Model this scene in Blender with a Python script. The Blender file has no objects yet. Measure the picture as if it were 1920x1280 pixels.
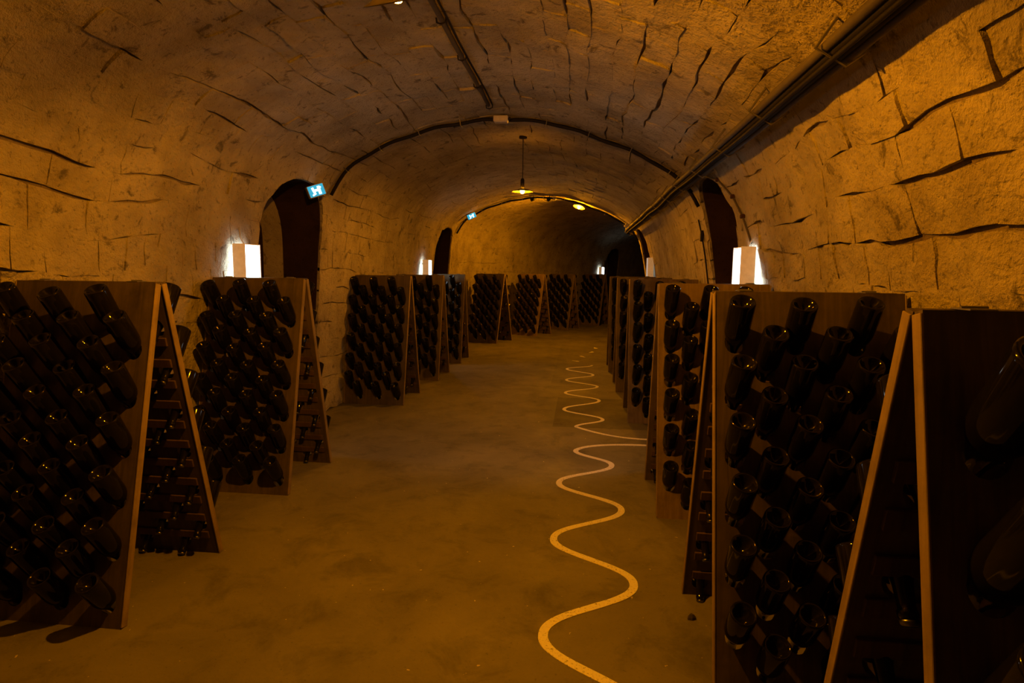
import bpy, math, random
import numpy as np
from mathutils import Matrix, Vector, noise
from mathutils.bvhtree import BVHTree

random.seed(7)
R = math.radians
scene = bpy.context.scene
COL = scene.collection

# ------------------------------------------------------------------ camera
F_PX, YAW, PITCH, ROLL, EYE = 1122.0, R(6.5), R(6.735), R(-0.66), 1.456


def cam_dir(a, b, c):
    """camera components (right, up, forward) -> world vector"""
    x = a * math.cos(ROLL) + b * math.sin(ROLL)
    u = -a * math.sin(ROLL) + b * math.cos(ROLL)
    y = c * math.cos(PITCH) + u * math.sin(PITCH)
    z = u * math.cos(PITCH) - c * math.sin(PITCH)
    return Vector((x * math.cos(YAW) - y * math.sin(YAW), x * math.sin(YAW) + y * math.cos(YAW), z))


cam_data = bpy.data.cameras.new('camera')
cam_data.sensor_width = 36.0
cam_data.lens = F_PX / 1920.0 * 36.0
cam_data.clip_start = 0.02
cam = bpy.data.objects.new('camera', cam_data)
_r, _u, _f = cam_dir(1, 0, 0), cam_dir(0, 1, 0), cam_dir(0, 0, 1)
cam.matrix_world = Matrix(((_r.x, _u.x, -_f.x, 0), (_r.y, _u.y, -_f.y, 0), (_r.z, _u.z, -_f.z, EYE), (0, 0, 0, 1)))
COL.objects.link(cam)
scene.camera = cam

# ------------------------------------------------------------------ world, light, exposure
world = bpy.data.worlds.new('world')
world.use_nodes = True
world.node_tree.nodes['Background'].inputs[0].default_value = (0, 0, 0, 1)
world.node_tree.nodes['Background'].inputs[1].default_value = 0.0
scene.world = world
scene.view_settings.view_transform = 'Standard'
scene.view_settings.look = 'None'
scene.view_settings.gamma = 1.0
scene.view_settings.use_curve_mapping = False
scene.view_settings.exposure = 0.0
scene.cycles.max_bounces = 4
scene.cycles.diffuse_bounces = 3
scene.cycles.adaptive_threshold = 0.03
scene.cycles.glossy_bounces = 2
scene.cycles.transmission_bounces = 0
scene.cycles.caustics_reflective = False
BULB_COLOUR = (1.0, 0.32, 0.003)
BULB_POWER = (7300.0, 3400.0, 8800.0)
TUBE_COLOUR = (0.80, 0.92, 1.0)
TUBE_POWER = 9.0


# ------------------------------------------------------------------ materials
def nodes_of(name):
    m = bpy.data.materials.new(name)
    m.use_nodes = True
    nt = m.node_tree
    return m, nt, nt.nodes['Principled BSDF']


def N(nt, kind, **kw):
    n = nt.nodes.new(kind)
    for k, v in kw.items():
        if k in n.inputs.keys():
            n.inputs[k].default_value = v
        else:
            setattr(n, k, v)
    return n


def ramp(nt, src, stops):
    n = nt.nodes.new('ShaderNodeValToRGB')
    el = n.color_ramp.elements
    while len(el) < len(stops):
        el.new(0.5)
    for e, (p, c) in zip(el, stops):
        e.position = p
        e.color = (c[0], c[1], c[2], 1) if isinstance(c, (tuple, list)) else (c, c, c, 1)
    nt.links.new(src, n.inputs[0])
    return n


def mixc(nt, fac, a, b, mode='MIX'):
    n = nt.nodes.new('ShaderNodeMix')
    n.data_type = 'RGBA'
    n.blend_type = mode
    for i, v in ((0, fac), (6, a), (7, b)):
        if hasattr(v, 'node'):
            nt.links.new(v, n.inputs[i])
        elif i == 0:
            n.inputs[0].default_value = v
        else:
            n.inputs[i].default_value = (v[0], v[1], v[2], 1)
    return n.outputs[2]


def world_noise(nt, scale, detail=6, rough=0.6, stretch=None, dist=0.0):
    g = nt.nodes.new('ShaderNodeNewGeometry')
    src = g.outputs['Position']
    if stretch:
        mp = nt.nodes.new('ShaderNodeMapping')
        mp.inputs['Scale'].default_value = stretch
        nt.links.new(src, mp.inputs[0])
        src = mp.outputs[0]
    n = N(nt, 'ShaderNodeTexNoise', Scale=scale, Detail=detail, Roughness=rough, Distortion=dist)
    nt.links.new(src, n.inputs['Vector'])
    return n.outputs[0]


def bump(nt, bsdf, height, strength, distance):
    b = N(nt, 'ShaderNodeBump', Strength=strength, Distance=distance)
    nt.links.new(height, b.inputs['Height'])
    nt.links.new(b.outputs[0], bsdf.inputs['Normal'])


def stone_material(name, light, dark, stain=0.6, bump_d=0.012):
    m, nt, b = nodes_of(name)
    c1 = ramp(nt, world_noise(nt, 2.3, 4, 0.65), [(0.32, dark), (0.62, light)]).outputs[0]
    grime = ramp(nt, world_noise(nt, 9.0, 5, 0.7, dist=0.6), [(0.33, 0.30), (0.43, 1.0)]).outputs[0]
    c2 = mixc(nt, stain, c1, grime, 'MULTIPLY')
    specks = ramp(nt, world_noise(nt, 42.0, 2, 0.6), [(0.30, 0.35), (0.38, 1.0)]).outputs[0]
    c3 = mixc(nt, 0.55, c2, specks, 'MULTIPLY')
    nt.links.new(c3, b.inputs['Base Color'])
    b.inputs['Roughness'].default_value = 0.93
    b.inputs['Specular IOR Level'].default_value = 0.15
    s = N(nt, 'ShaderNodeMath', operation='ADD')
    s2 = N(nt, 'ShaderNodeMath', operation='MULTIPLY')
    s2.inputs[1].default_value = 0.45
    nt.links.new(world_noise(nt, 60.0, 3, 0.7), s2.inputs[0])
    nt.links.new(world_noise(nt, 13.0, 4, 0.62), s.inputs[0])
    nt.links.new(s2.outputs[0], s.inputs[1])
    bump(nt, b, s.outputs[0], 0.9, bump_d)
    return m


M = {}
M['stone'] = stone_material('whitewashed_stone', (0.50, 0.45, 0.33), (0.31, 0.27, 0.185), 0.85, 0.036)
M['mortar'] = stone_material('old_mortar', (0.30, 0.25, 0.17), (0.13, 0.10, 0.07), 0.8, 0.02)
M['passage'] = stone_material('passage_plaster', (0.50, 0.45, 0.36), (0.34, 0.30, 0.23), 0.7)
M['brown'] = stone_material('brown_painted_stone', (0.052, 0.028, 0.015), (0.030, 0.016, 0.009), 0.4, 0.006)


def floor_material():
    m, nt, b = nodes_of('worn_concrete')
    c1 = ramp(nt, world_noise(nt, 0.9, 5, 0.62, dist=0.4), [(0.34, (0.135, 0.125, 0.078)), (0.66, (0.225, 0.208, 0.130))]).outputs[0]
    st = ramp(nt, world_noise(nt, 3.4, 6, 0.7, dist=0.5), [(0.33, 0.55), (0.50, 1.0)]).outputs[0]
    c2 = mixc(nt, 0.75, c1, st, 'MULTIPLY')
    sp = ramp(nt, world_noise(nt, 60.0, 3, 0.6), [(0.30, 0.45), (0.37, 1.0)]).outputs[0]
    c3 = mixc(nt, 0.5, c2, sp, 'MULTIPLY')
    # pale grit
    gr = ramp(nt, world_noise(nt, 33.0, 2, 0.5), [(0.735, 0.0), (0.76, 1.0)]).outputs[0]
    c4 = mixc(nt, gr, c3, (0.55, 0.48, 0.33))
    # rectangular repair of darker concrete (a real patch in the floor)
    g = nt.nodes.new('ShaderNodeNewGeometry')
    sep = nt.nodes.new('ShaderNodeSeparateXYZ')
    nt.links.new(g.outputs['Position'], sep.inputs[0])

    def band(out, lo, hi):
        a = N(nt, 'ShaderNodeMath', operation='GREATER_THAN')
        c = N(nt, 'ShaderNodeMath', operation='LESS_THAN')
        nt.links.new(out, a.inputs[0])
        nt.links.new(out, c.inputs[0])
        a.inputs[1].default_value = lo
        c.inputs[1].default_value = hi
        d = N(nt, 'ShaderNodeMath', operation='MULTIPLY')
        nt.links.new(a.outputs[0], d.inputs[0])
        nt.links.new(c.outputs[0], d.inputs[1])
        return d.outputs[0]

    def rect(x0, x1, y0, y1):
        d = N(nt, 'ShaderNodeMath', operation='MULTIPLY')
        nt.links.new(band(sep.outputs[0], x0, x1), d.inputs[0])
        nt.links.new(band(sep.outputs[1], y0, y1), d.inputs[1])
        return d.outputs[0]
    c5 = mixc(nt, rect(-0.235, 1.3, 5.53, 6.86), c4, (0.62, 0.62, 0.62), 'MULTIPLY')
    c6 = mixc(nt, rect(-0.36, 1.3, 7.7, 11.9), c5, (0.86, 0.86, 0.86), 'MULTIPLY')
    nt.links.new(c6, b.inputs['Base Color'])
    rr = ramp(nt, world_noise(nt, 2.0, 5, 0.6), [(0.3, 0.55), (0.7, 0.8)]).outputs[0]
    nt.links.new(rr, b.inputs['Roughness'])
    b.inputs['Specular IOR Level'].default_value = 0.25
    bump(nt, b, world_noise(nt, 18.0, 5, 0.7), 0.5, 0.006)
    return m


def wood_material(name, c_light, c_dark, rough=0.6):
    m, nt, b = nodes_of(name)
    tc = nt.nodes.new('ShaderNodeTexCoord')
    mp = nt.nodes.new('ShaderNodeMapping')
    mp.inputs['Scale'].default_value = (26.0, 1.6, 26.0)
    nt.links.new(tc.outputs['Object'], mp.inputs[0])
    n1 = N(nt, 'ShaderNodeTexNoise', Scale=1.0, Detail=8, Roughness=0.65, Distortion=1.2)
    nt.links.new(mp.outputs[0], n1.inputs['Vector'])
    c1 = ramp(nt, n1.outputs[0], [(0.30, c_dark), (0.70, c_light)]).outputs[0]
    dirt = ramp(nt, world_noise(nt, 6.0, 6, 0.65), [(0.30, 0.45), (0.55, 1.0)]).outputs[0]
    c2 = mixc(nt, 0.7, c1, dirt, 'MULTIPLY')
    nt.links.new(c2, b.inputs['Base Color'])
    b.inputs['Roughness'].default_value = rough
    b.inputs['Specular IOR Level'].default_value = 0.25
    bump(nt, b, n1.outputs[0], 0.25, 0.002)
    return m


def plain(name, col, rough=0.5, metal=0.0, spec=0.5):
    m, nt, b = nodes_of(name)
    v = world_noise(nt, 24.0, 4, 0.6)
    c = ramp(nt, v, [(0.3, tuple(x * 0.75 for x in col)), (0.7, col)]).outputs[0]
    nt.links.new(c, b.inputs['Base Color'])
    b.inputs['Roughness'].default_value = rough
    b.inputs['Metallic'].default_value = metal
    b.inputs['Specular IOR Level'].default_value = spec
    return m


def emitter(name, col, power):
    m, nt, b = nodes_of(name)
    b.inputs['Base Color'].default_value = (0.02, 0.02, 0.02, 1)
    b.inputs['Emission Color'].default_value = (*col, 1)
    b.inputs['Emission Strength'].default_value = power
    return m


M['floor'] = floor_material()
M['wood'] = wood_material('dark_stained_wood', (0.130, 0.100, 0.048), (0.060, 0.046, 0.023))
M['wood_pale'] = wood_material('lamplit_edge_wood', (0.33, 0.25, 0.12), (0.20, 0.15, 0.072))  # pale board edges: lamplight falling on them put into the wood colour
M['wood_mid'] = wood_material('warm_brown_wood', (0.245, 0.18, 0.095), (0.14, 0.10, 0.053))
M['slat'] = wood_material('inner_slat_wood', (0.12, 0.078, 0.040), (0.06, 0.038, 0.02))
M['glass'] = plain('dark_green_bottle_glass', (0.008, 0.007, 0.004), 0.08, 0.0, 0.27)
M['glass'].node_tree.nodes['Principled BSDF'].inputs['Coat Weight'].default_value = 0.0
M['glass'].node_tree.nodes['Principled BSDF'].inputs['Coat Roughness'].default_value = 0.07
M['cap'] = plain('crown_cap_metal', (0.22, 0.22, 0.22), 0.3, 1.0)
M['black'] = plain('black_cable_rubber', (0.010, 0.009, 0.008), 0.7, 0.0, 0.25)
M['pipe'] = plain('painted_conduit', (0.085, 0.072, 0.05), 0.7)
M['steel'] = plain('dull_steel', (0.28, 0.27, 0.25), 0.45, 0.8)
M['enamel'] = plain('enamel_shade', (0.22, 0.20, 0.17), 0.4)
M['plastic'] = plain('off_white_plastic', (0.62, 0.58, 0.52), 0.4)
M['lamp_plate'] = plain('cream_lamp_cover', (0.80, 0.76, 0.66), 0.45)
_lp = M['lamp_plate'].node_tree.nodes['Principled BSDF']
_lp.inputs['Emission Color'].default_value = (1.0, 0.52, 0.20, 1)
_lp.inputs['Emission Strength'].default_value = 0.22  # peach glow put into the covers, standing for lamplight through the plastic
M['tube'] = emitter('lit_white_diffuser', TUBE_COLOUR, TUBE_POWER)
M['tube_dim'] = emitter('dim_white_diffuser', TUBE_COLOUR, 0.5)
M['sign_blue'] = emitter('lit_blue_sign', (0.02, 0.42, 0.62), 1.0)
M['sign_white'] = emitter('lit_white_pictogram', (0.62, 0.95, 1.0), 2.2)
for _k in ('lamp_plate', 'sign_blue', 'sign_white', 'tube_dim'):
    M[_k].cycles.emission_sampling = 'NONE'
M['red'] = plain('rust_red_clip', (0.045, 0.012, 0.008), 0.8)
M['pebble'] = plain('dark_stone_chip', (0.05, 0.04, 0.03), 0.8)


def paint_material():
    m, nt, b = nodes_of('worn_floor_paint')
    k = ramp(nt, world_noise(nt, 85.0, 5, 0.75), [(0.36, 1.0), (0.45, 0.0)]).outputs[0]
    big = ramp(nt, world_noise(nt, 5.0, 4, 0.6), [(0.35, 0.25), (0.55, 1.0)]).outputs[0]
    mm = N(nt, 'ShaderNodeMath', operation='MULTIPLY')
    nt.links.new(k, mm.inputs[0])
    nt.links.new(big, mm.inputs[1])
    c = mixc(nt, mm.outputs[0], (0.88, 0.85, 0.76), (0.16, 0.14, 0.09))
    nt.links.new(c, b.inputs['Base Color'])
    b.inputs['Roughness'].default_value = 0.7
    return m


M['paint'] = paint_material()


# ------------------------------------------------------------------ helpers
def mesh_obj(name, verts, faces, mat, parent=None, smooth=False, loc=None, mats=None, fmat=None):
    me = bpy.data.meshes.new(name)
    me.from_pydata([tuple(v) for v in verts], [], faces)
    for mm in (mats or [mat]):
        me.materials.append(mm)
    if fmat:
        me.polygons.foreach_set('material_index', fmat)
    if smooth:
        me.polygons.foreach_set('use_smooth', [True] * len(me.polygons))
    me.update()
    return link(name, me, parent, loc)


def link(name, me, parent=None, loc=None):
    o = bpy.data.objects.new(name, me)
    COL.objects.link(o)
    if loc is not None:
        o.location = loc
    if parent is not None:
        o.parent = parent
    return o


def tag(o, label, cat, group=None, kind=None):
    o['label'] = label
    o['category'] = cat
    if group:
        o['group'] = group
    if kind:
        o['kind'] = kind
    return o


def empty(name, loc, rz=0.0):
    o = bpy.data.objects.new(name, None)
    o.empty_display_size = 0.1
    COL.objects.link(o)
    o.location = loc
    o.rotation_euler = (0, 0, rz)
    return o


class MB:
    def __init__(self):
        self.v, self.f = [], []

    def add(self, vs, fs):
        k = len(self.v)
        self.v += [tuple(v) for v in vs]
        self.f += [tuple(i + k for i in f) for f in fs]

    def box(self, c, d, rot=None):
        x, y, z = d[0] / 2, d[1] / 2, d[2] / 2
        vs = [Vector(p) for p in ((-x, -y, -z), (x, -y, -z), (x, y, -z), (-x, y, -z), (-x, -y, z), (x, -y, z), (x, y, z), (-x, y, z))]
        if rot:
            vs = [rot @ v for v in vs]
        self.add([v + Vector(c) for v in vs], [(0, 3, 2, 1), (4, 5, 6, 7), (0, 1, 5, 4), (1, 2, 6, 5), (2, 3, 7, 6), (3, 0, 4, 7)])

    def bbox(self, c, d, bev=0.006, rot=None):
        """box with bevelled vertical and horizontal edges"""
        x, y, z = d[0] / 2, d[1] / 2, d[2] / 2
        rings = []
        for zz, ins in ((-z, bev), (-z + bev, 0), (z - bev, 0), (z, bev)):
            a, b = x - ins, y - ins
            rings.append([(-a + bev, -b, zz), (a - bev, -b, zz), (a, -b + bev, zz), (a, b - bev, zz), (a - bev, b, zz), (-a + bev, b, zz), (-a, b - bev, zz), (-a, -b + bev, zz)])
        vs = [Vector(p) for r_ in rings for p in r_]
        if rot:
            vs = [rot @ v for v in vs]
        fs = [tuple(range(7, -1, -1)), tuple(range(24, 32))]
        for k in range(3):
            for i in range(8):
                j = (i + 1) % 8
                fs.append((k * 8 + i, k * 8 + j, k * 8 + 8 + j, k * 8 + 8 + i))
        self.add([v + Vector(c) for v in vs], fs)

    def tube(self, pts, r, n=8, cap=True):
        pts = [Vector(p) for p in pts]
        rr = r if isinstance(r, (list, tuple)) else [r] * len(pts)
        vs, fs = [], []
        up = Vector((0.13, 0.21, 0.97))
        for i, p in enumerate(pts):
            t = (pts[min(i + 1, len(pts) - 1)] - pts[max(i - 1, 0)]).normalized()
            if abs(t.dot(up)) > 0.95:
                up = Vector((0.9, 0.3, 0.1))
            a = t.cross(up).normalized()
            b = t.cross(a).normalized()
            up = -b if (-b).dot(up) > 0 else b
            for k in range(n):
                w = 2 * math.pi * k / n
                vs.append(p + (a * math.cos(w) + b * math.sin(w)) * rr[i])
        for i in range(len(pts) - 1):
            for k in range(n):
                j = (k + 1) % n
                fs.append((i * n + k, i * n + j, (i + 1) * n + j, (i + 1) * n + k))
        if cap:
            fs.append(tuple(range(n - 1, -1, -1)))
            fs.append(tuple(range((len(pts) - 1) * n, len(pts) * n)))
        self.add(vs, fs)

    def lathe(self, prof, n=24, c=(0, 0, 0), close=True):
        vs, fs = [], []
        for r_, z in prof:
            for k in range(n):
                w = 2 * math.pi * k / n
                vs.append((c[0] + r_ * math.cos(w), c[1] + r_ * math.sin(w), c[2] + z))
        for i in range(len(prof) - 1):
            for k in range(n):
                j = (k + 1) % n
                fs.append((i * n + k, i * n + j, (i + 1) * n + j, (i + 1) * n + k))
        if close:
            fs.append(tuple(range(n - 1, -1, -1)))
            fs.append(tuple(range((len(prof) - 1) * n, len(prof) * n)))
        self.add(vs, fs)

    def build(self, name, mat, parent=None, smooth=False, loc=None):
        return mesh_obj(name, self.v, self.f, mat, parent, smooth, loc)


# ------------------------------------------------------------------ the tunnel: profile swept along a path
PROF = [(-2.58, 0.0), (-2.57, 0.7), (-2.53, 1.3), (-2.49, 1.75), (-2.41, 2.12), (-2.26, 2.37), (-2.0, 2.555), (-1.54, 2.738),
        (-1.10, 2.825), (-0.74, 2.852), (-0.38, 2.82), (-0.06, 2.742), (0.48, 2.535), (0.82, 2.335), (0.97, 2.20), (1.085, 1.95),
        (1.16, 1.62), (1.20, 1.37), (1.28, 0.7), (1.31, 0.0)]


def catmull(P, per=14):
    out = []
    P = [np.array(p, float) for p in P]
    for i in range(len(P) - 1):
        p0, p1, p2, p3 = P[max(i - 1, 0)], P[i], P[i + 1], P[min(i + 2, len(P) - 1)]
        for k in range(per):
            t = k / per
            out.append(0.5 * ((2 * p1) + (-p0 + p2) * t + (2 * p0 - 5 * p1 + 4 * p2 - p3) * t * t + (-p0 + 3 * p1 - 3 * p2 + p3) * t ** 3))
    out.append(P[-1])
    return np.array(out)


_pp = catmull(PROF)
_u = np.concatenate([[0], np.cumsum(np.linalg.norm(np.diff(_pp, axis=0), axis=1))])
U_END = _u[-1]
_tan = np.gradient(_pp, _u, axis=0)


def prof(u):
    x = np.interp(u, _u, _pp[:, 0])
    z = np.interp(u, _u, _pp[:, 1])
    tx = np.interp(u, _u, _tan[:, 0])
    tz = np.interp(u, _u, _tan[:, 1])
    n = math.hypot(tx, tz)
    return x, z, tz / n, -tx / n      # inward normal


_top = int(np.argmax(_pp[:, 1]))


def u_left(z):
    return float(np.interp(z, _pp[:_top, 1], _u[:_top]))


def u_right(z):
    return float(np.interp(-z, -_pp[_top:, 1], _u[_top:]))


S0, BEND_R, BEND = 11.3, 2.5, R(25)
S_ARC = BEND_R * BEND
S_MIN, S_MAX = -3.5, 28.0


def path(x, z, s):
    if s <= S0:
        return Vector((x, s, z))
    th = min((s - S0) / BEND_R, BEND)
    px = BEND_R - (BEND_R - x) * math.cos(th)
    py = S0 + (BEND_R - x) * math.sin(th)
    e = max(0.0, s - S0 - S_ARC)
    return Vector((px + e * math.sin(th), py + e * math.cos(th), z))


def on_vault(u, s, h=0.0):
    x, z, nx, nz = prof(u)
    return path(x + nx * h, z + nz * h, s)


Z_SPLIT = 2.26
UL, UR = u_left(Z_SPLIT), u_right(Z_SPLIT)
# side passages: (start, end) along the path, per wall
OPEN = {'left': [(4.45, 5.53), (10.02, 11.22), (18.95, 20.0)], 'right': [(4.60, 5.53), (10.25, 11.22)]}
ARCH_TOP, ARCH_P = 2.20, 2.5


def arch_z(s, op):
    """height of an opening at s, None outside"""
    a, b = op
    hw = (b - a) / 2
    d = s - (a + b) / 2
    if abs(d) > hw + 1e-6:
        return None
    return ARCH_TOP - hw + hw * max(0.0, 1 - abs(d / hw) ** ARCH_P) ** (1 / ARCH_P)


def arch_pt(w):
    c, d = math.cos(w), math.sin(w)
    r_ = (abs(c) ** ARCH_P + abs(d) ** ARCH_P) ** (-1 / ARCH_P)
    return c * r_, d * r_


def s_columns(ops):
    cuts = sorted([c for op in ops for c in op])
    cols = []
    edges = [S_MIN] + cuts + [S_MAX]
    for i in range(len(edges) - 1):
        a, b = edges[i], edges[i + 1]
        n = 28 if i % 2 else max(2, int((b - a) / 0.2))
        cols.append((i % 2 == 1, ops[i // 2] if i % 2 else None, [a + (b - a) * ((1 - math.cos(math.pi * k / n)) / 2 if i % 2 else k / n) for k in range(n + 1)]))
    return cols


def build_wall(side):
    ops = OPEN[side]
    uof = u_left if side == 'left' else u_right
    vs, fs = [], []
    nr = 14
    for inside, op, cs in s_columns(ops):
        k0 = len(vs)
        for s in cs:
            zl = arch_z(s, op) if inside else 0.0
            for r_ in range(nr + 1):
                vs.append(on_vault(uof(zl + (Z_SPLIT - zl) * r_ / nr), s))
        for i in range(len(cs) - 1):
            for r_ in range(nr):
                a = k0 + i * (nr + 1) + r_
                q = (a, a + nr + 1, a + nr + 2, a + 1)
                fs.append(q if side == 'right' else q[::-1])
    o = mesh_obj('wall_' + side, vs, fs, M['mortar'], smooth=True)
    o['kind'] = 'structure'
    o['label'] = 'whitewashed rubble stone wall on the %s side of the cellar' % side
    return o


wall = {s: build_wall(s) for s in ('left', 'right')}


def build_ceiling():
    vs, fs = [], []
    nu, ns = 40, 150
    for i in range(ns + 1):
        s = S_MIN + (S_MAX - S_MIN) * i / ns
        for k in range(nu + 1):
            vs.append(on_vault(UL + (UR - UL) * k / nu, s))
    for i in range(ns):
        for k in range(nu):
            a = i * (nu + 1) + k
            fs.append((a, a + 1, a + nu + 2, a + nu + 1))
    o = mesh_obj('ceiling', vs, fs, M['mortar'], smooth=True)
    o['kind'] = 'structure'
    o['label'] = 'low whitewashed stone barrel vault over the cellar'
    return o


ceiling = build_ceiling()

fl = MB()
fl.add([(-9, -4.5, 0), (26, -4.5, 0), (26, 32, 0), (-9, 32, 0)], [(0, 1, 2, 3)])
floor = fl.build('floor', M['floor'])
floor['kind'] = 'structure'
floor['label'] = 'worn grey concrete cellar floor with stains and patches'


def end_wall(name, s, flip, label):
    vs = [on_vault(U_END * k / 60, s) for k in range(61)]
    o = mesh_obj(name, vs, [tuple(range(61)) if flip else tuple(range(60, -1, -1))], M['mortar'])
    o['kind'] = 'structure'
    o['label'] = label


end_wall('wall_back', S_MIN, True, 'rough stone wall closing the cellar behind')
end_wall('wall_far', S_MAX, False, 'dark stone wall at the far end of the cellar')


# linings of the side passages
def lining(side, op, depths, name, mat, inset=0.0, close=False):
    a, b = op
    a, b = a + inset, b - inset
    hw = (b - a) / 2
    top = ARCH_TOP - inset
    sec = [(a, 0.0), (a, (top - hw) * 0.5), (a, top - hw)]
    for k in range(1, 20):
        w = math.pi * k / 20
        e, f_ = arch_pt(w)
        sec.append(((a + b) / 2 - hw * e, top - hw + hw * f_))
    sec += [(b, top - hw), (b, (top - hw) * 0.5), (b, 0.0)]
    sg = -1 if side == 'left' else 1
    uof = u_left if side == 'left' else u_right
    base = -2.5 if side == 'left' else 1.2
    vs, fs = [], []
    for d in depths:
        for s, z in sec:
            x = prof(uof(z))[0] if d == 0 else base + sg * d
            vs.append(path(x, z, s))
    n = len(sec)
    for i in range(len(depths) - 1):
        for k in range(n - 1):
            q = (i * n + k, i * n + k + 1, (i + 1) * n + k + 1, (i + 1) * n + k)
            fs.append(q if side == 'left' else q[::-1])
    if close:
        q = tuple((len(depths) - 1) * n + k for k in range(n))
        fs.append(q)
    return mesh_obj(name, vs, fs, mat, wall[side], smooth=False)


def ring_face(side, op, d, inset):
    """flat face of an inner arch standing proud of the passage lining"""
    vs, fs = [], []
    sg = -1 if side == 'left' else 1
    base = -2.5 if side == 'left' else 1.2
    for ins in (0.0, inset):
        a, b = op[0] + ins, op[1] - ins
        hw = (b - a) / 2
        top = ARCH_TOP - ins
        sec = [(a, 0.0), (a, top - hw)] + [((a + b) / 2 - hw * arch_pt(math.pi * k / 20)[0], top - hw + hw * arch_pt(math.pi * k / 20)[1]) for k in range(1, 20)] + [(b, top - hw), (b, 0.0)]
        vs += [path(base + sg * d, z, s) for s, z in sec]
    n = len(vs) // 2
    fs = [(k, k + 1, n + k + 1, n + k) for k in range(n - 1)]
    return mesh_obj('inner_arch_face', vs, fs, M['brown'], wall[side])


for side, ops in OPEN.items():
    for op in ops:
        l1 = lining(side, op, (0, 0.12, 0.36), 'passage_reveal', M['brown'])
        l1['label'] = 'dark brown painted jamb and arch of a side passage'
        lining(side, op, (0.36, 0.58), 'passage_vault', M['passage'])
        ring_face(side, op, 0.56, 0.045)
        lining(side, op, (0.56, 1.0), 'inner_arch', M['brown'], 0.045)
        lining(side, op, (0.95, 3.5), 'passage_tunnel', M['mortar'], 0.0, True)


# ------------------------------------------------------------------ stone blocks
rng = random.Random(11)


def warp(u, s):
    v = noise.noise_vector(Vector((u * 1.7, s * 1.7, 3.1)))
    w = noise.noise_vector(Vector((u * 5.1, s * 5.1, 9.7)))
    q = noise.noise_vector(Vector((u * 15.0, s * 15.0, 6.3)))
    return u + v.x * 0.055 + w.x * 0.018 + q.x * 0.009, s + v.y * 0.06 + w.y * 0.022 + q.y * 0.009


CAM = Vector((0, 0, EYE))


def pixel(p):
    d = p - CAM
    c = d.dot(_f)
    if c < 0.05:
        return None
    return 960 + F_PX * d.dot(_r) / c, 640 - F_PX * d.dot(_u_cam) / c


_u_cam = cam_dir(0, 1, 0)


def push_out(s, z, ops):
    """move a point on the wall out of an opening; True when it was inside"""
    mg = 0.012
    for a, b in ops:
        hw = (b - a) / 2
        c = (a + b) / 2
        sp = ARCH_TOP - hw
        if z <= sp:
            if a - mg < s < b + mg:
                return (a - mg if s < c else b + mg), z, True
        else:
            dx, dz = s - c, z - sp
            r_ = (abs(dx) ** ARCH_P + abs(dz) ** ARCH_P) ** (1 / ARCH_P)
            if r_ < hw + mg:
                if r_ < 1e-4:
                    return s, sp + hw + mg, True
                return c + dx * (hw + mg) / r_, sp + dz * (hw + mg) / r_, True
    return s, z, False


NU, NS = 3, 4


def bed_gap(u, s):
    """half width of the open joint along a course: open for a stretch, then filled again"""
    n = noise.noise(Vector((u * 31.7, s * 1.9, 4.2))) + 0.75 * noise.noise(Vector((u * 17.0, s * 7.0, 1.2)))
    return min(0.0095, 0.0022 + (n - 0.15) * 0.024) + rng.uniform(-0.001, 0.002) if n > 0.15 else rng.uniform(-0.0015, 0.0006)


def head_gap():
    if rng.random() < 0.36:
        k = rng.randrange(NU + 1)
        return [max(0.0, rng.uniform(0.004, 0.009) - 0.003 * abs(i - k)) for i in range(NU + 1)]
    return [rng.uniform(-0.0015, 0.0006) for _ in range(NU + 1)]


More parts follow.
